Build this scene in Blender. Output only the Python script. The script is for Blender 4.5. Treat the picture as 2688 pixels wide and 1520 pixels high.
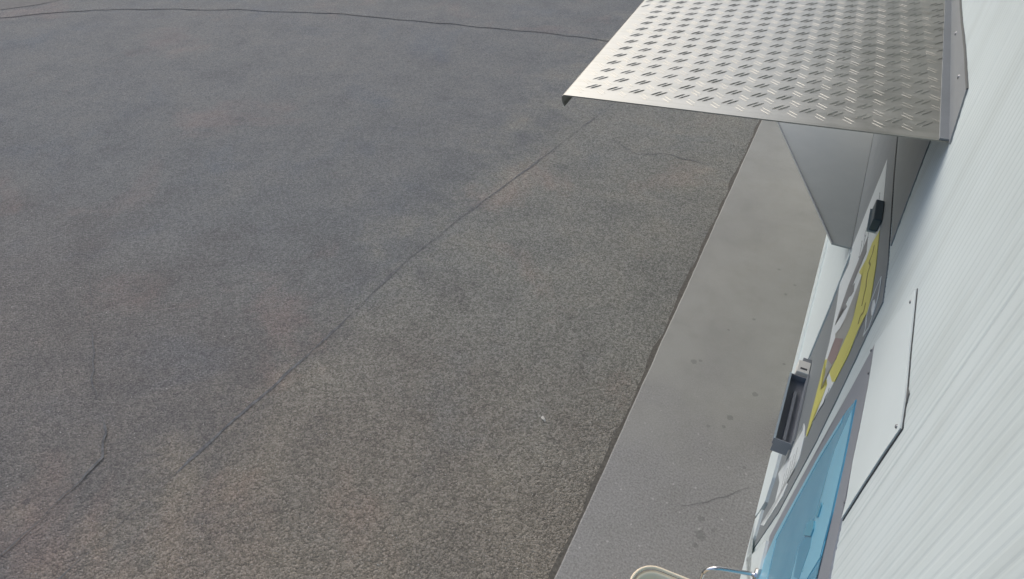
import bpy, bmesh, math, random
from mathutils import Vector, Matrix, noise

random.seed(7)
S = bpy.context.scene
for o in list(bpy.data.objects):
    bpy.data.objects.remove(o, do_unlink=True)
COL = S.collection

# ------------------------------------------------------------------ camera
cam_d = bpy.data.cameras.new('camera')
cam = bpy.data.objects.new('camera', cam_d)
COL.objects.link(cam)
R_right = Vector((0.891795, 0.452212, -0.014349))
R_down = Vector((0.29068, -0.596968, -0.747753))
R_fwd = Vector((-0.346709, 0.662671, -0.663822))
m = Matrix((R_right, -R_down, -R_fwd)).transposed().to_4x4()
m.translation = Vector((0, 0, 3.4))
cam.matrix_world = m
cam_d.sensor_width = 36.0
cam_d.lens = 1650.0 / 2688.0 * 36.0
cam_d.clip_start = 0.02
cam_d.clip_end = 2000
S.camera = cam

# ------------------------------------------------------------------ sky and sun (bright overcast)
SUN_EL, SUN_AZ = math.radians(37), math.radians(-46)     # azimuth from +Y towards +X
sun_dir = Vector((math.sin(SUN_AZ) * math.cos(SUN_EL), math.cos(SUN_AZ) * math.cos(SUN_EL), math.sin(SUN_EL)))
world = bpy.data.worlds.new('World')
S.world = world
world.use_nodes = True
wt = world.node_tree
wt.nodes.clear()
sky = wt.nodes.new('ShaderNodeTexSky')
sky.sky_type = 'NISHITA'
sky.sun_disc = False
sky.sun_elevation = SUN_EL
sky.sun_rotation = SUN_AZ
sky.air_density = 1.0
sky.dust_density = 2.8
sky.ozone_density = 1.0
bg = wt.nodes.new('ShaderNodeBackground')
bg.inputs['Strength'].default_value = 0.15
wo = wt.nodes.new('ShaderNodeOutputWorld')
wt.links.new(sky.outputs[0], bg.inputs[0])
wt.links.new(bg.outputs[0], wo.inputs[0])
sd = bpy.data.lights.new('sun', 'SUN')
sd.energy = 0.75
sd.angle = math.radians(56)
sd.color = (1.0, 0.985, 0.955)
sun = bpy.data.objects.new('sun', sd)
COL.objects.link(sun)
sun.rotation_euler = sun_dir.to_track_quat('Z', 'Y').to_euler()
S.view_settings.view_transform = 'Standard'
S.view_settings.look = 'None'
S.view_settings.gamma = 1.0
S.view_settings.exposure = 0.46
S.view_settings.use_curve_mapping = False

# ------------------------------------------------------------------ material helpers
def mat(name, base=(.5, .5, .5), rough=.6, metal=0.0, build=None, spec=.5):
    M = bpy.data.materials.new(name)
    M.use_nodes = True
    nt = M.node_tree
    b = nt.nodes['Principled BSDF']
    b.inputs['Base Color'].default_value = (*base, 1)
    b.inputs['Roughness'].default_value = rough
    b.inputs['Metallic'].default_value = metal
    b.inputs['Specular IOR Level'].default_value = spec
    if build:
        build(nt, b)
    return M

def N(nt, kind, **kw):
    n = nt.nodes.new(kind)
    for k, v in kw.items():
        setattr(n, k, v)
    return n

def pos(nt):
    return N(nt, 'ShaderNodeNewGeometry').outputs['Position']

def tex_noise(nt, vec, scale, detail=3, rough=.55, dist=0.0):
    n = N(nt, 'ShaderNodeTexNoise')
    n.inputs['Scale'].default_value = scale
    n.inputs['Detail'].default_value = detail
    n.inputs['Roughness'].default_value = rough
    n.inputs['Distortion'].default_value = dist
    nt.links.new(vec, n.inputs['Vector'])
    return n.outputs['Fac']

def ramp(nt, fac, stops):
    r = N(nt, 'ShaderNodeValToRGB')
    e = r.color_ramp.elements
    while len(e) < len(stops):
        e.new(.5)
    for el, (p, c) in zip(e, stops):
        el.position = p
        el.color = (*c, 1) if len(c) == 3 else c
    nt.links.new(fac, r.inputs[0])
    return r.outputs[0]

def mix(nt, a, b, fac, mode='MIX'):
    n = N(nt, 'ShaderNodeMix', data_type='RGBA', blend_type=mode)
    for sock, v in ((n.inputs[6], a), (n.inputs[7], b), (n.inputs[0], fac)):
        if isinstance(v, (int, float)):
            sock.default_value = v
        elif isinstance(v, tuple):
            sock.default_value = (*v, 1)
        else:
            nt.links.new(v, sock)
    return n.outputs[2]

def bump(nt, b, h, strength=.5, dist=.004):
    n = N(nt, 'ShaderNodeBump')
    n.inputs['Strength'].default_value = strength
    n.inputs['Distance'].default_value = dist
    nt.links.new(h, n.inputs['Height'])
    nt.links.new(n.outputs[0], b.inputs['Normal'])

def math_n(nt, op, a, b=None, c=None, clamp=False):
    n = N(nt, 'ShaderNodeMath', operation=op, use_clamp=clamp)
    for i, v in enumerate((a, b, c)):
        if v is None:
            continue
        if isinstance(v, (int, float)):
            n.inputs[i].default_value = v
        else:
            nt.links.new(v, n.inputs[i])
    return n.outputs[0]

def voro(nt, vec, scale, feature='F1', out='Distance', rnd=1.0):
    n = N(nt, 'ShaderNodeTexVoronoi', feature=feature)
    n.inputs['Scale'].default_value = scale
    n.inputs['Randomness'].default_value = rnd
    nt.links.new(vec, n.inputs['Vector'])
    return n.outputs[out]

def f_asphalt(nt, b):
    p = pos(nt)
    sx = N(nt, 'ShaderNodeSeparateXYZ'); nt.links.new(p, sx.inputs[0])
    big = tex_noise(nt, p, .7, 5, .62, .4)
    big2 = tex_noise(nt, p, 1.7, 5, .65, .3)
    fine = tex_noise(nt, p, 120, 3, .7)
    mid = tex_noise(nt, p, 30, 3, .6)
    # single stones of two sizes
    def stones(scale):
        vc = voro(nt, p, scale, out='Color')
        sep = N(nt, 'ShaderNodeSeparateColor'); nt.links.new(vc, sep.inputs[0])
        return sep.outputs[0], sep.outputs[1], voro(nt, p, scale)
    a0, a1, ad = stones(80)
    b0, b1, bd = stones(165)
    st = math_n(nt, 'ADD', math_n(nt, 'MULTIPLY', a0, .5), math_n(nt, 'MULTIPLY', b0, .5))
    g = math_n(nt, 'ADD', math_n(nt, 'MULTIPLY', st, .5), math_n(nt, 'ADD', math_n(nt, 'MULTIPLY', fine, .3), math_n(nt, 'MULTIPLY', mid, .2)))
    yard = ramp(nt, g, [(.30, (.090, .093, .094)), (.50, (.137, .141, .141)), (.70, (.20, .205, .203))])
    apron = ramp(nt, g, [(.30, (.095, .095, .086)), (.50, (.165, .165, .150)), (.70, (.262, .260, .240))])
    # the newer coarse lane fades raggedly into the old yard surface
    e = math_n(nt, 'ADD', math_n(nt, 'ADD', sx.outputs[0], 2.92), math_n(nt, 'MULTIPLY', math_n(nt, 'SUBTRACT', big2, .5), 2.6))
    mr = N(nt, 'ShaderNodeMapRange', interpolation_type='SMOOTHSTEP'); mr.inputs[1].default_value = -.45; mr.inputs[2].default_value = .55
    nt.links.new(e, mr.inputs[0])
    c = mix(nt, yard, apron, mr.outputs[0])
    # bleached, rusty and damp areas
    c = mix(nt, c, ramp(nt, big, [(.30, (.90, .95, 1.0)), (.44, (1, 1, .98)), (.56, (1.0, 1.0, .97)), (.68, (1.20, 1.06, 1.0))]), 1.0, 'MULTIPLY')
    c = mix(nt, c, ramp(nt, big2, [(.30, (.84, .85, .87)), (.5, (1, 1, 1)), (.70, (1.13, 1.10, 1.06))]), 1.0, 'MULTIPLY')
    near = N(nt, 'ShaderNodeMapRange', interpolation_type='SMOOTHSTEP'); near.inputs[1].default_value = 3.6; near.inputs[2].default_value = 1.2
    nt.links.new(math_n(nt, 'ADD', sx.outputs[1], math_n(nt, 'MULTIPLY', math_n(nt, 'SUBTRACT', big2, .5), 3.0)), near.inputs[0])
    c = mix(nt, c, (1.04, .94, .88), near.outputs[0], 'MULTIPLY')
    # oil drips
    v = voro(nt, p, 1.1); wob = tex_noise(nt, p, 14, 3)
    oil = math_n(nt, 'LESS_THAN', math_n(nt, 'ADD', v, math_n(nt, 'MULTIPLY', math_n(nt, 'SUBTRACT', wob, .5), .10)), .035)
    c = mix(nt, c, (.05, .05, .052), math_n(nt, 'MULTIPLY', oil, .45))
    chip = math_n(nt, 'MULTIPLY', math_n(nt, 'LESS_THAN', ad, .30), math_n(nt, 'GREATER_THAN', a1, .985))
    c = mix(nt, c, (.40, .39, .36), math_n(nt, 'MULTIPLY', chip, .6))
    nt.links.new(c, b.inputs['Base Color'])
    h = math_n(nt, 'ADD', math_n(nt, 'MULTIPLY', math_n(nt, 'SUBTRACT', 1.0, ad), .8), math_n(nt, 'ADD', math_n(nt, 'MULTIPLY', math_n(nt, 'SUBTRACT', 1.0, bd), .5), math_n(nt, 'MULTIPLY', fine, .5)))
    bump(nt, b, h, .8, .008)
M_ASPH = mat('worn_asphalt', rough=.85, build=f_asphalt, spec=.3)
M_APRON = M_ASPH
M_ROAD = M_ASPH

def f_tar(nt, b):
    p = pos(nt)
    nt.links.new(ramp(nt, tex_noise(nt, p, 45, 3), [(.3, (.055, .056, .058)), (.7, (.12, .12, .12))]), b.inputs['Base Color'])
    bump(nt, b, tex_noise(nt, p, 90, 3), .5, .004)
M_TAR = mat('tar_filled_joint', rough=.7, build=f_tar)
def f_tar2(nt, b):
    nt.links.new(ramp(nt, tex_noise(nt, pos(nt), 30, 3), [(.35, (.070, .071, .072)), (.65, (.145, .145, .143))]), b.inputs['Base Color'])
M_TAR2 = mat('worn_joint', rough=.85, build=f_tar2)

def f_kerb_edge(nt, b):
    p = pos(nt)
    nt.links.new(ramp(nt, tex_noise(nt, p, 60, 4, .7), [(.3, (.058, .055, .047)), (.7, (.13, .122, .105))]), b.inputs['Base Color'])
    bump(nt, b, tex_noise(nt, p, 120, 3), .6, .004)
M_KERB_EDGE = mat('kerb_edge_strip', rough=.95, build=f_kerb_edge)
def f_verge(nt, b):
    nt.links.new(ramp(nt, tex_noise(nt, pos(nt), 12, 5, .7), [(.3, (.11, .105, .095)), (.7, (.17, .16, .145))]), b.inputs['Base Color'])
M_VERGE = mat('packed_earth', rough=.95, build=f_verge)

SPOTS = [(-.25, 3.27, .022), (-.21, 3.30, .012), (.2, 3.16, .02), (.09, 2.89, .02), (.33, 3.53, .012), (.07, 2.80, .012),
         (.10, 2.10, .02), (.12, 2.0, .03), (.14, 1.99, .014), (.18, 2.06, .012), (-.02, 2.76, .012), (.11, 1.93, .016),
         (.05, 3.9, .012), (.22, 4.3, .012), (.27, 4.45, .01), (.12, 4.6, .012), (-.1, 3.7, .01), (.25, 2.55, .012)]
def f_conc(nt, b):
    p = pos(nt)
    sx = N(nt, 'ShaderNodeSeparateXYZ'); nt.links.new(p, sx.inputs[0])
    big = tex_noise(nt, p, 1.6, 4, .6, .5)
    smooth = ramp(nt, big, [(.3, (.245, .245, .226)), (.55, (.27, .27, .247)), (.75, (.29, .288, .263))])
    smooth = mix(nt, smooth, ramp(nt, tex_noise(nt, p, 170, 3, .7), [(.3, (.86, .86, .86)), (.7, (1.1, 1.1, 1.1))]), 1.0, 'MULTIPLY')
    g = tex_noise(nt, p, 85, 4, .7)
    worn = ramp(nt, g, [(.32, (.165, .163, .156)), (.5, (.238, .235, .226)), (.68, (.31, .305, .294))])
    v = voro(nt, p, 48); vc = voro(nt, p, 48, out='Color')
    sep = N(nt, 'ShaderNodeSeparateColor'); nt.links.new(vc, sep.inputs[0])
    chip = math_n(nt, 'MULTIPLY', math_n(nt, 'LESS_THAN', v, .33), math_n(nt, 'GREATER_THAN', sep.outputs[0], .975))
    worn = mix(nt, worn, (.42, .41, .39), math_n(nt, 'MULTIPLY', chip, .6))
    # trowelled finish has worn off towards the near end
    t = math_n(nt, 'ADD', sx.outputs[1], math_n(nt, 'MULTIPLY', math_n(nt, 'SUBTRACT', big, .5), 1.6))
    mr = N(nt, 'ShaderNodeMapRange'); mr.inputs[1].default_value = 2.3; mr.inputs[2].default_value = 3.2
    nt.links.new(t, mr.inputs[0])
    c = mix(nt, worn, smooth, mr.outputs[0])
    # oil drips
    spot = None
    wob = tex_noise(nt, p, 55, 2)
    for (x, y, r) in SPOTS:
        d = N(nt, 'ShaderNodeVectorMath', operation='DISTANCE'); d.inputs[1].default_value = (x, y, 0)
        nt.links.new(p, d.inputs[0])
        e = math_n(nt, 'ADD', d.outputs['Value'], math_n(nt, 'MULTIPLY', math_n(nt, 'SUBTRACT', wob, .5), r * 1.4))
        k = math_n(nt, 'LESS_THAN', e, r)
        spot = k if spot is None else math_n(nt, 'MAXIMUM', spot, k)
    c = mix(nt, c, (.12, .12, .115), math_n(nt, 'MULTIPLY', spot, .42))
    stain = ramp(nt, tex_noise(nt, p, 4.0, 6, .7), [(.3, (.93, .93, .92)), (.55, (1, 1, 1))])
    c = mix(nt, c, stain, 1.0, 'MULTIPLY')
    nt.links.new(c, b.inputs['Base Color'])
    bump(nt, b, tex_noise(nt, p, 110, 4, .7), .3, .004)
M_CONC = mat('worn_concrete', rough=.85, build=f_conc, spec=.3)

def painted(name, base, rough=.45, var=.06, spec=.5, metal=0.0, sc=6.0):
    def f(nt, b):
        p = pos(nt)
        n1 = tex_noise(nt, p, sc, 4, .6)
        n2 = tex_noise(nt, p, sc * 22, 3, .6)
        k = math_n(nt, 'ADD', math_n(nt, 'MULTIPLY', n1, .7), math_n(nt, 'MULTIPLY', n2, .3))
        c = ramp(nt, k, [(.3, tuple(x * (1 - var) for x in base)), (.7, tuple(min(1, x * (1 + var)) for x in base))])
        nt.links.new(c, b.inputs['Base Color'])
        r = N(nt, 'ShaderNodeMapRange'); r.inputs[3].default_value = rough - .08; r.inputs[4].default_value = rough + .1
        nt.links.new(n1, r.inputs[0]); nt.links.new(r.outputs[0], b.inputs['Roughness'])
    return mat(name, base, rough, metal, f, spec)

def f_white(nt, b):
    p = pos(nt)
    mp = N(nt, 'ShaderNodeMapping'); mp.inputs['Scale'].default_value = (1.0, 1.0, .06); nt.links.new(p, mp.inputs[0])
    streak = tex_noise(nt, mp.outputs[0], 9, 5, .65)
    blot = tex_noise(nt, p, 3.0, 5, .65)
    speck = voro(nt, p, 9)
    c = ramp(nt, streak, [(.28, (.515, .575, .58)), (.5, (.575, .645, .655)), (.75, (.59, .66, .67))])
    c = mix(nt, c, ramp(nt, blot, [(.3, (.95, .95, .94)), (.6, (1, 1, 1))]), 1.0, 'MULTIPLY')
    c = mix(nt, c, (.25, .26, .26), math_n(nt, 'MULTIPLY', math_n(nt, 'LESS_THAN', speck, .022), .7))
    nt.links.new(c, b.inputs['Base Color'])
M_WHITE = mat('white_coated_steel', (.57, .64, .65), .6, 0, f_white, .2)
M_WHITE2 = painted('white_smooth_panel', (.59, .66, .67), .6, .03, .2)
M_DARKGAP = painted('dark_gap', (.06, .065, .07), .8)
M_GREY = painted('grey_service_panel', (.195, .22, .235), .5, .05)
M_GREY2 = painted('grey_upper_panel', (.22, .25, .265), .5, .05)
M_FRAME = painted('window_frame_grey', (.23, .25, .285), .45, .05)
M_PRINTW = painted('printed_white', (.60, .65, .665), .6, .05, .2, sc=20)
M_PRINTY = painted('printed_yellow', (.56, .54, .14), .5, .06, sc=15)
M_PRINTP = painted('printed_photo_grey', (.29, .30, .29), .5, .1, sc=12)
M_PRINTR = painted('printed_photo_red', (.25, .19, .19), .5, .1, sc=12)
M_PRINTD = painted('printed_dark', (.20, .21, .22), .5, .08)
M_PRINTO = painted('printed_olive_text', (.20, .18, .06), .5, .08)
M_READER = painted('dark_blue_plastic', (.045, .075, .095), .35, .08)
M_READERE = painted('pale_blue_edge', (.30, .37, .41), .4, .05)
M_TRAY = painted('anthracite_sheet', (.19, .205, .23), .35, .12)
M_TRAYF = painted('grey_tray_end', (.20, .22, .245), .45, .06)
M_COUNTER = painted('grey_counter_sheet', (.37, .395, .385), .38, .06)
M_CLIP = painted('white_plastic_block', (.66, .66, .62), .5, .05)
M_BIN = painted('cream_plastic', (.80, .69, .52), .65, .05, .25)
M_SCREW = mat('screw_steel', (.22, .23, .24), .45, .9)
M_CHROME = mat('polished_steel_tube', (.62, .63, .66), .22, 1.0)
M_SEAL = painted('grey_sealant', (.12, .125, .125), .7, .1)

def f_alu(nt, b):
    p = pos(nt)
    n1 = tex_noise(nt, p, 7, 6, .7)
    n2 = tex_noise(nt, p, 160, 3, .65)
    mp = N(nt, 'ShaderNodeMapping'); mp.inputs['Scale'].default_value = (1.0, 14.0, 1.0); nt.links.new(p, mp.inputs[0])
    run = tex_noise(nt, mp.outputs[0], 2.2, 4, .6)          # water runs down the slope
    c = ramp(nt, n1, [(.28, (.275, .278, .26)), (.5, (.315, .318, .30)), (.75, (.345, .348, .33))])
    c = mix(nt, c, ramp(nt, run, [(.30, (.84, .84, .82)), (.55, (1, 1, 1))]), 1.0, 'MULTIPLY')
    nt.links.new(c, b.inputs['Base Color'])
    k = math_n(nt, 'ADD', math_n(nt, 'MULTIPLY', n1, .6), math_n(nt, 'MULTIPLY', run, .4))
    r = N(nt, 'ShaderNodeMapRange'); r.inputs[1].default_value = .3; r.inputs[2].default_value = .7
    r.inputs[3].default_value = .40; r.inputs[4].default_value = .54
    nt.links.new(k, r.inputs[0]); nt.links.new(r.outputs[0], b.inputs['Roughness'])
    bump(nt, b, n2, .25, .0012)
M_ALU = mat('aluminium_tread_plate', (.55, .55, .54), .42, 1.0, f_alu)
M_FLASH = painted('flashing_metal', (.20, .22, .24), .5, .1, .4, .2)

def f_glass(nt, b):
    p = pos(nt)
    n1 = tex_noise(nt, p, 3.5, 4, .6)
    c = ramp(nt, n1, [(.3, (.065, .30, .47)), (.7, (.11, .38, .55))])
    nt.links.new(c, b.inputs['Base Color'])
M_GLASS = mat('blue_window_film', (.09, .30, .44), .16, 0, f_glass, .5)
M_SASH = painted('blue_sash', (.20, .48, .64), .3, .05)
M_SASHD = painted('deep_blue_sash', (.08, .28, .42), .3, .05)
M_HANDLE = painted('blue_grey_handle', (.10, .32, .44), .35, .05)

# ------------------------------------------------------------------ object helpers
def obj(name, bm, M, parent=None, smooth=False):
    me = bpy.data.meshes.new(name)
    bmesh.ops.recalc_face_normals(bm, faces=bm.faces)
    bm.to_mesh(me); bm.free()
    if smooth:
        for p in me.polygons:
            p.use_smooth = True
    me.materials.append(M)
    o = bpy.data.objects.new(name, me)
    COL.objects.link(o)
    if parent is not None:
        o.parent = parent
        o.matrix_parent_inverse = parent.matrix_world.inverted()
    return o

def thing(name, label, cat, loc, group=None):
    o = bpy.data.objects.new(name, None)
    COL.objects.link(o)
    o.location = loc
    o.empty_display_size = .1
    o.matrix_world = Matrix.Translation(Vector(loc))
    return tag(o, label, cat, group)

def tag(o, label, cat, group=None):
    o['label'] = label; o['category'] = cat
    if group: o['group'] = group
    return o

def structure(o):
    o['kind'] = 'structure'
    return o

# wall frame: u along the wall (away from the camera), z up, w out of the wall
WX, WY, WS = .40, 2.8, .014
U = Vector((WS, 1, 0)).normalized()
INW = Vector((1, -WS, 0)).normalized()
WO = Vector((WX, WY, 0))
def wp(u, z, w=0.0):
    return WO + U * (u - WY) - INW * w + Vector((0, 0, z))

def prism(poly, w0, w1, bm=None):
    bm = bm or bmesh.new()
    a = [bm.verts.new(wp(u, z, w0)) for u, z in poly]
    b = [bm.verts.new(wp(u, z, w1)) for u, z in poly]
    n = len(poly)
    for fs in (a, b):
        f = bm.faces.new(fs)
    for i in range(n):
        bm.faces.new((a[i], a[(i + 1) % n], b[(i + 1) % n], b[i]))
    bmesh.ops.triangulate(bm, faces=[f for f in bm.faces if len(f.verts) > 4])
    return bm

def wbox(u0, u1, z0, z1, w0, w1, bm=None):
    return prism([(u0, z0), (u1, z0), (u1, z1), (u0, z1)], w0, w1, bm)

def ribbon(poly, width, w0, w1, bm=None):
    """a strip of constant width following a line on the wall"""
    bm = bm or bmesh.new()
    for (a, b) in zip(poly, poly[1:]):
        d = Vector((b[0] - a[0], b[1] - a[1])); L = d.length
        if L < 1e-6: continue
        n = Vector((-d.y, d.x)) / L * width / 2
        prism([(a[0] + n.x, a[1] + n.y), (b[0] + n.x, b[1] + n.y), (b[0] - n.x, b[1] - n.y), (a[0] - n.x, a[1] - n.y)], w0, w1, bm)
    return bm

def tube(points, r, seg=12, bm=None, cap=True):
    bm = bm or bmesh.new()
    pts = [Vector(p) for p in points]
    rings = []
    up = Vector((0, 0, 1))
    for i, p in enumerate(pts):
        t = (pts[min(i + 1, len(pts) - 1)] - pts[max(i - 1, 0)]).normalized()
        s = t.cross(up)
        if s.length < .05: s = t.cross(Vector((0, 1, 0)))
        s.normalize(); q = s.cross(t).normalized()
        rings.append([bm.verts.new(p + s * math.cos(2 * math.pi * k / seg) * r + q * math.sin(2 * math.pi * k / seg) * r) for k in range(seg)])
    for a, b in zip(rings, rings[1:]):
        for k in range(seg):
            bm.faces.new((a[k], a[(k + 1) % seg], b[(k + 1) % seg], b[k]))
    if cap:
        bm.faces.new(rings[0]); bm.faces.new(rings[-1])
    return bm

def box(x0, x1, y0, y1, z0, z1, bm=None):
    bm = bm or bmesh.new()
    v = [bm.verts.new((x, y, z)) for x in (x0, x1) for y in (y0, y1) for z in (z0, z1)]
    for f in ((0, 1, 3, 2), (4, 6, 7, 5), (0, 4, 5, 1), (2, 3, 7, 6), (0, 2, 6, 4), (1, 5, 7, 3)):
        bm.faces.new([v[i] for i in f])
    return bm

def bevel_mod(o, w, seg=2):
    md = o.modifiers.new('bevel', 'BEVEL'); md.width = w; md.segments = seg; md.limit_method = 'ANGLE'
    return o

# ------------------------------------------------------------------ ground
def sheet(poly, z, bm=None):
    bm = bm or bmesh.new()
    f = bm.faces.new([bm.verts.new((x, y, z)) for x, y in poly])
    return bm
GZ = -.040
bm = sheet([(-400, -400), (400, -400), (400, 600), (-400, 600)], GZ - .008)
structure(obj('ground', bm, M_ASPH))

def wobble(pts, step=.12, amp=.012, seed=0.0):
    out = []
    for (a, b) in zip(pts, pts[1:]):
        L = math.dist(a, b); n = max(1, int(L / step))
        for i in range(n):
            t = i / n
            x, y = a[0] + (b[0] - a[0]) * t, a[1] + (b[1] - a[1]) * t
            x += (noise.noise(Vector((x * 5, y * 5, seed))) + noise.noise(Vector((x * 17, y * 17, seed)))) * amp * 1.3
            y += (noise.noise(Vector((x * 5, y * 5, seed + 9))) + noise.noise(Vector((x * 17, y * 17, seed + 9)))) * amp * 1.3
            out.append((x, y))
    out.append(pts[-1])
    return out
SEAM = [(-2.97, -2.5), (-2.95, .35), (-2.91, .81), (-2.89, 1.34), (-2.85, 1.82), (-2.82, 2.32), (-2.80, 3.33), (-2.70, 4.11), (-2.5, 5.3), (-2.23, 7.08), (-1.9, 8.98)]
EDGE = wobble(SEAM, .06, .006)
FAR = [(-16, 3.4), (-12.53, 5.77), (-11.94, 6.36), (-11.08, 6.93), (-9.19, 7.75), (-7.41, 8.32), (-6.4, 8.5), (-5.1, 8.74), (-4.14, 8.9), (-3.25, 8.98), (-1.9, 9.0), (4, 9.1)]
FARW = wobble(FAR, .2, .03, 3)
# coarse apron between the seam and the concrete
bm = bmesh.new()
bm.faces.new([bm.verts.new((x, y, GZ - .002)) for x, y in EDGE + [(-.45, 8.98), (-.45, -2.5)]])
bmesh.ops.triangulate(bm, faces=bm.faces[:])
structure(obj('apron', bm, M_APRON))
# road beyond the far seam
bm = bmesh.new()
bm.faces.new([bm.verts.new((x, y, GZ - .003)) for x, y in FARW + [(4, 60), (-60, 60), (-60, 3.4)]])
bmesh.ops.triangulate(bm, faces=bm.faces[:])
structure(obj('road', bm, M_ROAD))

def ground_ribbon(pts, w, z, seed=0.0, vary=.6):
    bm = bmesh.new(); prev = None
    for i, (x, y) in enumerate(pts):
        a = pts[max(0, i - 1)]; b = pts[min(len(pts) - 1, i + 1)]
        d = Vector((b[0] - a[0], b[1] - a[1])).normalized(); n = Vector((-d.y, d.x))
        k = w * (1 + vary * 2 * noise.noise(Vector((x * 3.3, y * 3.3, seed)))) / 2
        k = max(k, w * .12)
        if i in (0, len(pts) - 1): k *= .2
        cur = (bm.verts.new((x + n.x * k, y + n.y * k, z)), bm.verts.new((x - n.x * k, y - n.y * k, z)))
        if prev: bm.faces.new((prev[0], cur[0], cur[1], prev[1]))
        prev = cur
    return bm
structure(obj('asphalt_seam', ground_ribbon(EDGE, .009, GZ + .0005, 1, 1.9), M_TAR2))
structure(obj('asphalt_crack', ground_ribbon(wobble([(-3.36, -.3), (-3.37, .14), (-3.37, .29), (-3.38, .46), (-3.40, .66), (-3.43, .84), (-3.57, .97), (-3.66, 1.03)], .05, .012, 4), .012, GZ + .002, 5, 1.2), M_TAR2))
structure(obj('asphalt_crack', ground_ribbon(wobble([(-3.66, 1.03), (-4.05, 1.23), (-4.4, 1.5), (-4.73, 1.73), (-5.3, 2.1)], .05, .015, 6), .004, GZ + .002, 7, 1.4), M_TAR2))
structure(obj('asphalt_crack', ground_ribbon(wobble([(-1.95, 6.2), (-1.6, 6.0), (-1.35, 6.12), (-.9, 6.1)], .03, .03, 8), .006, GZ + .002, 8, .9), M_TAR))
structure(obj('road_seam', ground_ribbon(FARW, .005, GZ + .002, 2, 1.9), M_TAR2))

# far verge beyond the road
bm = bmesh.new()
bm.faces.new([bm.verts.new((x, y, GZ + .0015)) for x, y in wobble([(-60, -30), (-13.02, 5.95), (-12.8, 6.2), (-12.5, 6.72), (-12.0, 8.6), (-14, 60)], .3, .05, 5) + [(-60, 60)]])
bmesh.ops.triangulate(bm, faces=bm.faces[:])
structure(obj('verge', bm, M_VERGE))

# concrete pavement, a raised slab along the wall
KX = -.515
bm = bmesh.new()
ys = [-2.5 + .05 * i for i in range(260)]
top = []
for y in ys:
    x = KX + noise.noise(Vector((y * 4, 1.7, 0))) * .003 + noise.noise(Vector((y * 19, 4.7, 0))) * .003
    top.append((bm.verts.new((x, y, -.06)), bm.verts.new((x - .0, y, -.006)), bm.verts.new((x + .008, y, 0)), bm.verts.new((.75, y, 0))))
for a, b in zip(top, top[1:]):
    for k in range(3):
        bm.faces.new((a[k], a[k + 1], b[k + 1], b[k]))
structure(obj('pavement', bm, M_CONC))
structure(obj('kerb_edge_strip', ground_ribbon(wobble([(KX - .012, -2.4)] + [(KX - .012, y * .2) for y in range(-10, 45)], .04, .006, 11), .036, GZ + .003, 12, .8), M_KERB_EDGE))  # narrow darker ribbon on the asphalt along the kerb
structure(obj('pavement_crack', ground_ribbon(wobble([(-.06, 2.10), (.10, 2.22), (.28, 2.40), (.40, 2.5)], .04, .012, 14), .0011, .0015, 15, 1.3), M_TAR2))

# loose grit
def grit(name, M, n, area, z, rmin, rmax, label, cat):
    bm = bmesh.new()
    for _ in range(n):
        x = random.uniform(area[0], area[1]); y = area[2] + (area[3] - area[2]) * random.random() ** 1.5
        r = random.uniform(rmin, rmax)
        vs = [bm.verts.new((x + dx * r * random.uniform(.6, 1.2), y + dy * r * random.uniform(.6, 1.2), z + dz * r * random.uniform(.5, .9))) for dx, dy, dz in ((1, 0, .3), (-.3, 1, .3), (-.8, -.2, .3), (.2, -.9, .3), (0, 0, 1), (0, 0, -.4))]
        for i in range(4):
            bm.faces.new((vs[i], vs[(i + 1) % 4], vs[4])); bm.faces.new((vs[(i + 1) % 4], vs[i], vs[5]))
    o = obj(name, bm, M)
    o['kind'] = 'stuff'; o['label'] = label; o['category'] = cat
    return o
M_GRIT = painted('pale_grit', (.42, .40, .36), .8, .2, sc=30)
grit('grit', M_GRIT, 260, (-2.8, -.55, 1.0, 7.0), GZ, .0015, .0035, 'pale loose grit scattered over the coarse asphalt apron', 'grit')
grit('grit', M_GRIT, 45, (-.48, .15, 1.5, 3.4), 0, .0015, .004, 'pale loose grit scattered over the concrete strip', 'grit')
grit('grit', M_GRIT, 260, (-9, -2.9, .3, 8.0), GZ - .008, .003, .006, 'pale loose grit scattered over the darker asphalt yard', 'grit')

# a scrap of white film lying on the asphalt
bm = bmesh.new(); prev = None
for k in range(7):
    t = k / 6
    x, y = -1.016 + .040 * (t - .5) * 1.0, 2.36 - .028 * (t - .5)
    zz = GZ + .004 + .007 * math.sin(t * math.pi)
    cur = (bm.verts.new((x - .003, y - .007 - .004 * math.sin(t * 5), zz)), bm.verts.new((x + .003, y + .007, zz + .003)), bm.verts.new((x + .003, y + .007, zz + .0018)), bm.verts.new((x - .003, y - .007 - .004 * math.sin(t * 5), zz - .0012)))
    if prev:
        for i in range(4): bm.faces.new((prev[i], prev[(i + 1) % 4], cur[(i + 1) % 4], cur[i]))
    else: bm.faces.new(cur)
    prev = cur
bm.faces.new(prev)
tag(obj('scrap', bm, M_GRIT), 'tiny curled white scrap lying on the asphalt left of the concrete strip', 'litter')

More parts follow.
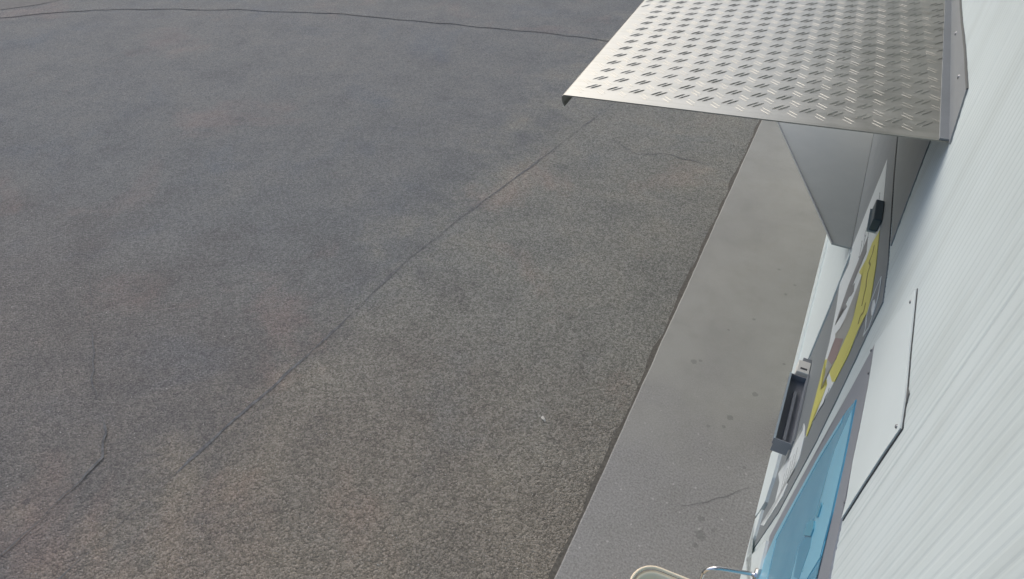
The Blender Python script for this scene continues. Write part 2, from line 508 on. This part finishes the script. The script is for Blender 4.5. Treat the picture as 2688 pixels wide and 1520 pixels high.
# ------------------------------------------------------------------ building wall: micro-ribbed steel cladding
bld = thing('building', 'white ribbed steel clad building with a grey service front', 'building', wp(2.8, 0, 0))
PITCH, GROOVE, DEPTH = .030, .014, .0008
def cladding(u0, u1, z0, z1):
    bm = bmesh.new()
    prof = [(u0, -.0012), (u0 + .003, -.0008), (u0 + .006, 0)]
    u = u0 + .012
    while u + PITCH < u1 - .006:
        prof += [(u, 0), (u + .005, -DEPTH), (u + GROOVE - .005, -DEPTH), (u + GROOVE, 0)]
        u += PITCH
    prof += [(u1 - .006, 0), (u1 - .003, -.0008), (u1, -.0012)]
    lo = [bm.verts.new(wp(a, z0, w)) for a, w in prof]
    hi = [bm.verts.new(wp(a, z1, w)) for a, w in prof]
    for i in range(len(prof) - 1):
        bm.faces.new((lo[i], lo[i + 1], hi[i + 1], hi[i]))
    return bm
edges = [-3.0, -1.955, -.955, .045, 1.045, 2.045, 3.045, 4.045, 5.045, 6.045, 7.045, 8.045, 9.045]
for a, b in zip(edges, edges[1:]):
    obj('cladding_panel', cladding(a + .0004, b - .0004, .0, 4.1), M_WHITE, bld)
obj('wall_core', wbox(-3.0, 9.045, 0, 4.1, -.16, -.014), M_WHITE2, bld)
obj('added_eave', wbox(-3.2, 9.2, 3.92, 4.12, -.2, .75), M_GREY2, bld)  # unseen overhang, added to darken the canopy reflections and upper wall

# service front: grey panel let into the cladding
SVC = [(1.909, 1.971), (2.131, 1.975), (2.891, 1.895), (3.452, 1.854), (6.0, 1.72), (6.0, 0.01), (1.995, 0.01), (1.839, 0.729), (1.822, 1.292), (1.859, 1.634), (1.899, 1.859)]
obj('service_panel', prism(SVC, -.003, .004), M_GREY, bld)
UPP = [(2.226, 1.985), (2.321, 2.118), (2.439, 2.303), (2.47, 2.36), (6.0, 2.30), (6.0, 1.735), (3.432, 1.876), (2.875, 1.916)]
obj('upper_panel', prism(UPP, -.004, .004), M_GREY2, bld)
obj('panel_joint', ribbon([(2.24, 1.984), (2.875, 1.9095), (3.432, 1.869), (6.0, 1.7275)], .008, -.002, .0025), M_DARKGAP, bld)
# white panel below the counter, its edge trim and skirting
WPN = [(3.221, 1.281), (3.098, .966), (3.035, .568), (3.0, .02), (6.0, .02), (6.0, 1.215), (3.25, 1.215)]
obj('lower_panel', prism(WPN, .0, .0085), M_WHITE2, bld)
obj('edge_trim', ribbon([(3.20, 1.26), (3.085, .96), (3.02, .56), (2.99, .03)], .020, .0, .0110), M_WHITE2, bld)
obj('trim_joint', ribbon([(3.235, 1.26), (3.115, .96), (3.05, .56), (3.01, .03)], .006, .008, .0095), M_GREY, bld)
obj('skirting', wbox(3.03, 6.0, .004, .17, .0, .020), M_WHITE, bld)
# base boards along the near end
obj('base_board', prism([(2.679, .15), (2.433, .401), (2.28, .37), (2.168, .293), (2.206, .116), (2.25, .004), (2.72, .004)], -.003, .020), M_WHITE2, bld)
obj('base_board', prism([(2.17, .21), (2.03, .165), (1.93, .075), (1.885, .15), (1.72, .66), (1.575, .66), (1.50, .52), (.2, .45), (.2, .004), (2.228, .004), (2.198, .12)], -.003, .017), M_WHITE2, bld)

# header panel above the window with its dark gap and screws
HDR = [(1.6, 2.271), (1.473, 2.265), (1.357, 2.258), (1.211, 2.254), (1.123, 2.239), (1.126, 2.128), (1.124, 2.002), (1.117, 1.853), (1.166, 1.877), (1.287, 1.886), (1.384, 1.911), (1.54, 1.94), (1.713, 1.952)]
hp = obj('header_panel', prism(HDR, .002, .0055), M_WHITE2, bld)
obj('header_gap', prism([(1.60, 2.2755), (1.357, 2.2625), (1.211, 2.2585), (1.118, 2.2435), (1.1205, 2.128), (1.1185, 2.002), (1.1115, 1.853), (1.2, 1.85), (1.55, 1.93)], .0003, .0019), M_DARKGAP, bld)
for (u, z) in ((1.575, 2.245), (1.145, 2.218)):
    bm = bmesh.new()
    bmesh.ops.create_cone(bm, cap_ends=True, segments=10, radius1=.006, radius2=.004, depth=.003)
    rot = (-INW).to_track_quat('Z', 'Y').to_matrix().to_4x4()
    bm.transform(Matrix.Translation(wp(u, z, .007)) @ rot)
    obj('screw', bm, M_SCREW, hp)
for (u, z) in ((1.71, 1.925), (1.60, 1.93), (1.16, 1.868)):
    bm = bmesh.new()
    bmesh.ops.create_cone(bm, cap_ends=True, segments=10, radius1=.005, radius2=.004, depth=.003)
    bm.transform(Matrix.Translation(wp(u, z, .007)) @ (-INW).to_track_quat('Z', 'Y').to_matrix().to_4x4())
    obj('screw', bm, M_SCREW, hp)

obj('gap_shadow', prism([(1.235, 2.2585), (1.185, 2.257), (1.205, 2.270)], .0003, .0035), M_SEAL, hp)  # dark wedge painted in as the shadow where the header gap bulges

# window with a blue pane
GLS = [(1.577, 1.83), (1.436, 1.811), (1.344, 1.795), (1.249, 1.768), (1.196, 1.755), (1.075, 1.70), (.9, 1.63), (.3, 1.45), (.3, .46), (1.60, .56), (1.67, .80), (1.662, 1.126), (1.658, 1.418), (1.62, 1.718)]
WIN = [(1.718, 1.948), (1.545, 1.932), (1.291, 1.879), (1.115, 1.845), (1.041, 1.824), (.2, 1.67), (.2, .455), (1.49, .53), (1.58, .64), (1.76, .64), (1.755, .952), (1.715, 1.44), (1.718, 1.736)]
win = obj('window', prism(WIN, -.003, .0045), M_FRAME, bld)
obj('pane', prism(GLS, .0, .0062), M_GLASS, win)
obj('sash_rail', prism([(1.555, 1.80), (1.436, 1.806), (1.344, 1.790), (1.249, 1.763), (1.196, 1.750), (1.085, 1.705), (1.083, 1.667), (1.077, 1.576), (1.192, 1.343), (1.298, 1.376), (1.284, 1.463), (1.253, 1.545), (1.311, 1.55), (1.369, 1.592), (1.44, 1.62), (1.50, 1.66)], .005, .0075), M_SASH, win)
obj('sash_stile', prism([(1.618, 1.70), (1.655, 1.418), (1.660, 1.126), (1.665, .80), (1.61, .80), (1.628, 1.126), (1.626, 1.418), (1.600, 1.68)], .005, .0075), M_SASH, win)
obj('sash_slot', prism([(1.284, 1.458), (1.298, 1.381), (1.180, 1.384), (1.128, 1.473), (1.199, 1.550), (1.236, 1.549)], .005, .0082), M_SASHD, win)
obj('sash_seal', ribbon([(1.575, 1.825), (1.436, 1.806), (1.344, 1.790), (1.249, 1.763), (1.196, 1.750), (1.085, 1.70)], .006, .005, .0088), M_SASHD, win)
obj('lower_rail', prism([(1.662, .80), (1.60, .565), (1.2, .53), (1.2, .86), (1.62, .86)], .005, .0072), M_SASH, win)
obj('handle', prism([(1.323, 1.503), (1.288, 1.555), (1.252, 1.564), (1.237, 1.546), (1.299, 1.443), (1.323, 1.448), (1.336, 1.46)], .0078, .0115), M_HANDLE, win)
obj('handle', prism([(1.327, 1.604), (1.306, 1.618), (1.276, 1.598), (1.296, 1.568)], .0078, .0115), M_HANDLE, win)

# ------------------------------------------------------------------ signs on the service front
poster = thing('poster', 'white poster with a broad yellow band on the grey service front', 'poster', wp(2.6, 1.1, .008))
obj('sheet', prism([(3.399, 1.737), (2.893, 1.787), (2.603, 1.799), (2.327, 1.822), (2.146, 1.817), (2.051, 1.806), (2.055, 1.719), (2.015, 1.611), (2.021, 1.444), (2.046, 1.152), (2.035, 1.047), (2.26, 1.085), (2.467, 1.132), (2.572, 1.159), (2.848, 1.151), (3.124, 1.107), (3.096, 1.258), (3.272, 1.257)], .004, .0055), M_PRINTW, poster)
yb = obj('yellow_band', prism([(2.609, 1.802), (2.32, 1.826), (2.137, 1.824), (2.049, 1.809), (2.058, 1.715), (2.008, 1.617), (2.014, 1.451), (2.058, 1.404), (2.226, 1.295), (2.205, 1.397), (2.217, 1.472), (2.228, 1.563), (2.258, 1.59), (2.348, 1.588), (2.407, 1.623), (2.534, 1.61), (2.643, 1.546), (2.609, 1.647), (2.651, 1.708), (2.612, 1.785)], .0045, .0065), M_PRINTY, poster)
obj('yellow_band', prism([(2.46, 1.139), (2.408, 1.196), (2.215, 1.179), (2.21, 1.26), (2.13, 1.31), (2.09, 1.25), (2.09, 1.16), (2.02, 1.075), (2.053, 1.05), (2.254, 1.091)], .0045, .0065), M_PRINTY, poster)
ph = obj('picture_area', prism([(2.532, 1.611), (2.405, 1.625), (2.346, 1.59), (2.256, 1.591), (2.226, 1.565), (2.215, 1.473), (2.203, 1.398), (2.242, 1.278), (2.229, 1.196), (2.213, 1.181), (2.22, 1.2), (2.279, 1.218), (2.406, 1.198), (2.426, 1.269), (2.461, 1.288), (2.51, 1.269), (2.425, 1.372), (2.419, 1.409), (2.442, 1.43), (2.462, 1.471), (2.488, 1.538)], .0045, .0068), M_PRINTP, poster)
obj('red_patch', prism([(2.259, 1.47), (2.198, 1.402), (2.243, 1.323), (2.401, 1.202), (2.422, 1.273), (2.456, 1.292)], .006, .0075), M_PRINTR, ph)
obj('dark_mark', prism([(2.864, 1.601), (2.699, 1.625), (2.689, 1.534), (2.658, 1.446), (2.623, 1.496), (2.551, 1.504), (2.566, 1.466), (2.607, 1.423), (2.604, 1.384), (2.537, 1.422), (2.565, 1.377), (2.662, 1.313), (2.628, 1.223), (2.648, 1.221), (2.712, 1.294), (2.777, 1.367), (2.819, 1.497)], .0045, .0068), M_PRINTD, poster)
for l in ([(2.561, 1.754), (2.513, 1.748), (2.5, 1.722), (2.502, 1.709), (2.434, 1.742), (2.414, 1.718), (2.353, 1.717), (2.301, 1.727), (2.265, 1.716), (2.223, 1.712), (2.205, 1.707)],
          [(2.155, 1.76), (2.133, 1.756), (2.11, 1.75), (2.134, 1.712), (2.121, 1.7), (2.102, 1.698)]):
    obj('lettering', ribbon(l, .010, .006, .0075), M_PRINTO, yb)
obj('lettering', ribbon([(2.055, 1.368), (2.036, 1.359), (2.043, 1.32), (2.021, 1.314), (2.036, 1.26), (2.044, 1.225), (2.044, 1.181), (2.06, 1.129)], .008, .0045, .0065), M_PRINTD, poster)
random.seed(3)
for k in range(5):
    z = 1.70 - k * .055
    pts = [(3.12 - k * .03 - i * .02, z + .012 * random.uniform(-1, 1) + i * .001) for i in range(12)]
    obj('lettering', ribbon(pts, .006, .0045, .0063), M_FRAME, poster)

picto = thing('pictogram_sign', 'small grey sign with a thin white outline and figure above the yellow band', 'sign', wp(2.0, 1.82, .006))
OUT = [(2.115, 1.922), (2.051, 1.924), (1.998, 1.918), (1.946, 1.889), (1.907, 1.85), (1.926, 1.793), (1.955, 1.81), (2.033, 1.797), (2.082, 1.828), (2.106, 1.88)]
obj('sheet', prism(OUT, .004, .0052), M_GREY, picto)
obj('outline', ribbon(OUT + OUT[:1], .008, .0045, .0062), M_PRINTW, picto)
obj('figure', prism([(2.03, 1.882), (1.975, 1.899), (1.943, 1.881), (1.956, 1.866), (2.005, 1.853), (2.048, 1.86)], .0045, .0064), M_PRINTW, picto)

arrow = thing('notice_sign', 'white hook shaped notice low on the grey service front', 'sign', wp(2.0, .5, .006))
obj('sheet', prism([(2.229, 0.919), (2.17, 0.965), (2.063, 1.018), (1.95, 0.998), (1.939, 0.94), (1.98, 0.971), (1.968, 0.892), (2.002, 0.76), (1.921, 0.831), (1.897, 0.773), (1.962, 0.445), (1.974, 0.37), (2.066, 0.225), (1.975, 0.457), (2.001, 0.564), (2.116, 0.566), (2.256, 0.447), (2.192, 0.658), (2.124, 0.778), (2.155, 0.685), (2.202, 0.748), (2.171, 0.94)], .004, .0065), M_PRINTW, arrow)
for k in range(5):
    pts = [(2.09 - i * .013, .90 - k * .055 + .006 * random.uniform(-1, 1)) for i in range(9)]
    obj('lettering', ribbon(pts, .005, .006, .0072), M_GREY, arrow)

# ------------------------------------------------------------------ dark reader hood and tray
rd = thing('card_reader', 'small dark blue reader box on the wall above the yellow poster', 'reader', wp(2.75, 1.75, .006))
bevel_mod(obj('hood', wbox(2.66, 2.83, 1.76, 1.82, .006, .040), M_READER, rd), .004)
obj('edge_strip', wbox(2.655, 2.84, 1.754, 1.7605, .010, .046), M_READERE, rd)

tr = thing('tray', 'dark grey metal trough on the wall at the edge of the concrete strip', 'tray', wp(2.48, .6, 0))
T0, T1, TZ0, TZ1, TW = 2.235, 2.715, .69, .735, .098
obj('back', wbox(T0, T1, TZ0, TZ1 + .03, .006, .014), M_TRAYF, tr)
obj('front', wbox(T0, T1, TZ0, TZ1, TW - .006, TW), M_TRAY, tr)
obj('end', wbox(T0, T0 + .006, TZ0 - .055, TZ1, .014, TW - .006), M_TRAYF, tr)
obj('end', wbox(T1 - .006, T1, TZ0, TZ1, .014, TW - .006), M_TRAY, tr)
obj('bottom', wbox(T0 + .006, T1 - .006, TZ0, TZ0 + .006, .014, TW - .006), M_TRAY, tr)
obj('divider', wbox(T0 + .03, T1 - .10, TZ0 + .006, TZ1 - .022, .040, .055), M_TRAYF, tr)
obj('rim', wbox(T0, T1, TZ1, TZ1 + .003, TW - .008, TW + .002), M_READERE, tr)

cl = thing('junction_block', 'little white block at the far end of the dark trough', 'block', wp(2.8, .67, 0))
bevel_mod(obj('body', wbox(2.745, 2.84, .675, .735, .006, .072), M_CLIP, cl), .004)
obj('slot', wbox(2.77, 2.783, .735, .7365, .02, .055), M_DARKGAP, cl)
obj('clip', wbox(2.842, 2.875, .68, .725, .006, .05), M_TRAYF, cl)

# ------------------------------------------------------------------ counter under the canopy
cnt = thing('counter', 'grey tapered metal counter shelf under the tread plate canopy', 'counter', (.36, 4.6, 0))
CZ = 1.22
CP = [(.402, 3.315), (.303, 3.318), (-.272, 4.83), (-.45, 5.30), (-.45, 6.3), (.444, 6.3)]
bm = bmesh.new()
a = [bm.verts.new((x, y, CZ)) for x, y in CP]; b = [bm.verts.new((x, y, CZ - .012)) for x, y in CP]
bm.faces.new(a); bm.faces.new(b)
for i in range(len(CP)):
    bm.faces.new((a[i], a[(i + 1) % 6], b[(i + 1) % 6], b[i]))
bevel_mod(obj('top', bm, M_COUNTER, cnt), .0015)
def edge_lip(p, q, t, h):
    p, q = Vector((*p, CZ)), Vector((*q, CZ)); d = (q - p).normalized(); n = Vector((d.y, -d.x, 0)) * t
    bm = bmesh.new()
    base = [p, q, q + n, p + n]
    lo = [bm.verts.new(v + Vector((0, 0, .0005))) for v in base]; hi = [bm.verts.new(v + Vector((0, 0, h))) for v in base]
    bm.faces.new(lo); bm.faces.new(hi)
    for i in range(4): bm.faces.new((lo[i], lo[(i + 1) % 4], hi[(i + 1) % 4], hi[i]))
    return bm
obj('edge_lip', edge_lip((.300, 3.325), (-.272, 4.83), .003, .007), M_TRAY, cnt)
obj('edge_lip', edge_lip((-.272, 4.83), (-.448, 5.293), .003, .007), M_TRAY, cnt)
for y in (4.2, 5.0, 5.8):
    obj('bracket', box(.1, .40, y - .015, y + .015, CZ - .07, CZ - .0125), M_COUNTER, cnt)

# ------------------------------------------------------------------ tread plate canopy
can = thing('canopy', 'aluminium tread plate canopy sloping out from the white wall', 'canopy', wp(3.8, 2.45, 0))
NY, FY = 2.109, 5.8
XW0 = wp(NY, 0)[0]
ZW, ZO = 2.461, 2.367
def front_x(y): return -.874 - (y - NY) * .060
SLOPE = (ZW - ZO) / (XW0 + .874)
def cz(x): return ZW + (x - XW0) * SLOPE
bm = bmesh.new()
ny = 12
tops = []
for i in range(ny + 1):
    y = NY + (FY - NY) * i / ny
    fx = front_x(y); wx = wp(y, 0, .004)[0]
    # plate, rounded nose and returned lip
    prof = [(wx, cz(wx) + .004), (wx, cz(wx)), (fx + .02, cz(fx) + .0012), (fx + .008, cz(fx)), (fx + .001, cz(fx) - .006), (fx, cz(fx) - .014), (fx + .004, cz(fx) - .034), (fx + .012, cz(fx) - .046)]
    back = [(fx + .015, cz(fx) - .044), (fx + .008, cz(fx) - .033), (fx + .004, cz(fx) - .014), (fx + .006, cz(fx) - .008), (fx + .012, cz(fx) - .004), (fx + .02, cz(fx) - .003), (wx, cz(wx) - .004)]
    tops.append([bm.verts.new((x, y, z)) for x, z in prof[1:] + back])
n = len(tops[0])
for a, b in zip(tops, tops[1:]):
    for k in range(n):
        bm.faces.new((a[k], a[(k + 1) % n], b[(k + 1) % n], b[k]))
bm.faces.new(tops[0]); bm.faces.new(tops[-1])
plate = obj('plate', bm, M_ALU, can)

# raised tread bars, alternating pairs at right angles
bm = bmesh.new()
PT = .085
def bar(cx, cy, ang, L=.056, Wd=.0072, Hh=.0021):
    d = Vector((math.cos(ang), math.sin(ang))); s = Vector((-d.y, d.x))
    def P(a, b, h):
        x = cx + d.x * a + s.x * b; y = cy + d.y * a + s.y * b
        return bm.verts.new((x, y, cz(x) + .0002 + h))
    e0, e1 = P(-L / 2, 0, 0), P(L / 2, 0, 0)
    l0, l1 = P(-L * .3, Wd / 2, 0), P(L * .3, Wd / 2, 0)
    r0, r1 = P(-L * .3, -Wd / 2, 0), P(L * .3, -Wd / 2, 0)
    t0, t1 = P(-L * .28, 0, Hh), P(L * .28, 0, Hh)
    for f in ((e0, r0, t0), (e0, t0, l0), (r0, r1, t1, t0), (l0, t0, t1, l1), (r1, e1, t1), (t1, e1, l1)):
        bm.faces.new(f)
ni = int(1.28 / PT) + 2; nj = int((FY - NY) / PT) + 1
for j in range(nj):
    for i in range(ni):
        for k, (ox, oy, ang) in enumerate(((0, 0, math.radians(52)), (PT / 2, PT / 2, math.radians(138)))):
            y = NY + .02 + j * PT + oy
            x = -.866 + i * PT + ox - (y - NY) * .045
            d = Vector((math.cos(ang), math.sin(ang))); s = Vector((-d.y, d.x))
            for q in (-.5, .5):
                px_, py_ = x + s.x * q * .016 + d.x * q * -.010, y + s.y * q * .016 + d.y * q * -.010
                if px_ < front_x(py_) + .034 or px_ > wp(py_, 0)[0] - .032 or py_ < NY + .024 or py_ > FY - .03:
                    continue
                bar(px_, py_, ang, L=.056 + random.uniform(-.004, .003), Wd=.0062 if k == 0 else .0056, Hh=(.0024 if k == 0 else .0010) * random.uniform(.75, 1.1))
tb = obj('tread_bars', bm, M_ALU, plate)
tb['kind'] = 'stuff'

FL = [(2.085, 2.4635), (2.225, 2.577), (2.573, 2.570), (2.969, 2.552), (3.632, 2.53), (5.8, 2.51), (5.8, 2.4635)]
obj('flashing', prism(FL, .0005, .005), M_FLASH, can)
obj('flashing', prism([(2.112, 2.457), (5.8, 2.457), (5.8, 2.4655), (2.112, 2.4655)], .005, .03), M_FLASH, can)
obj('sealant', ribbon(wobble([(2.225, 2.579), (2.573, 2.572), (2.969, 2.554), (3.632, 2.532), (5.8, 2.512)], .03, .0015, 21), .007, .0002, .0056), M_SEAL, can)
for u, z in ((2.45, 2.53), (2.95, 2.51), (3.45, 2.50), (3.95, 2.49)):
    bm = bmesh.new()
    bmesh.ops.create_cone(bm, cap_ends=True, segments=10, radius1=.008, radius2=.005, depth=.004)
    bm.transform(Matrix.Translation(wp(u, z, .007)) @ (-INW).to_track_quat('Z', 'Y').to_matrix().to_4x4())
    obj('screw', bm, M_SCREW, can)
for u in (2.9, 4.6):
    bm = bmesh.new()
    p = [wp(u, 2.44, .012), wp(u, 2.20, .012), wp(u, 2.435, .32)]
    p[2].z = cz(p[2].x) - .006; p[0].z = cz(p[0].x) - .006
    a = [bm.verts.new(v) for v in p]; b = [bm.verts.new(v + Vector((0, .006, 0))) for v in p]
    bm.faces.new(a); bm.faces.new(b)
    for i in range(3): bm.faces.new((a[i], a[(i + 1) % 3], b[(i + 1) % 3], b[i]))
    obj('bracket', bm, M_FLASH, can)

# ------------------------------------------------------------------ bin and steel tube at the foot of the wall
bn = thing('bin', 'cream plastic bin with a rounded rim cut by the bottom edge of the picture', 'bin', (.06, 1.24, 0))
def rrect(cx, cy, hx, hy, r, z, rot=.0, seg=8):
    out = []
    for (sx, sy, a0) in ((1, 1, 0), (-1, 1, 90), (-1, -1, 180), (1, -1, 270)):
        for k in range(seg + 1):
            a = math.radians(a0 + 90 * k / seg)
            x = sx * (hx - r) + r * math.cos(a); y = sy * (hy - r) + r * math.sin(a)
            out.append(Vector((cx + x * math.cos(rot) - y * math.sin(rot), cy + x * math.sin(rot) + y * math.cos(rot), z)))
    return out
def loft(loops, cap0=False, cap1=False):
    bm = bmesh.new()
    rs = [[bm.verts.new(v) for v in l] for l in loops]
    n = len(rs[0])
    for a, b in zip(rs, rs[1:]):
        for k in range(n): bm.faces.new((a[k], a[(k + 1) % n], b[(k + 1) % n], b[k]))
    if cap0: bm.faces.new(rs[0])
    if cap1: bm.faces.new(rs[-1])
    return bm
BC = (.085, 1.235); BR = .06
obj('body', loft([rrect(*BC, .15, .13, .07, .0, BR), rrect(*BC, .185, .165, .09, .55, BR), rrect(*BC, .192, .178, .10, .585, BR), rrect(*BC, .176, .162, .09, .582, BR), rrect(*BC, .165, .150, .085, .53, BR), rrect(*BC, .13, .11, .06, .02, BR)], True, True), M_BIN, bn, True)
ring = rrect(*BC, .200, .187, .105, .590, BR)
bm = tube(ring + ring[:2], .007, 10, cap=False)
obj('rim', bm, M_BIN, bn, True)

tb2 = thing('steel_rail', 'polished steel tube rail bending down beside the blue window', 'rail', wp(1.57, .3, 0))
pts = [wp(1.575, .6, .004), wp(1.565, .6, .05), (.25, 1.541, .6), (.215, 1.531, .598)]
for k in range(1, 9):
    a = math.radians(90 * k / 8)
    pts.append((.215 - .055 * math.sin(a), 1.531 - .02 * math.sin(a), .598 - .055 * (1 - math.cos(a))))
pts += [(.16, 1.511, .45), (.16, 1.511, .30)]
obj('tube', tube(pts, .0095, 14), M_CHROME, tb2, True)
bm = bmesh.new()
bmesh.ops.create_cone(bm, cap_ends=True, segments=20, radius1=.03, radius2=.027, depth=.008)
bm.transform(Matrix.Translation(wp(1.575, .6, .022)) @ (-INW).to_track_quat('Z', 'Y').to_matrix().to_4x4())
obj('flange', bm, M_CHROME, tb2)
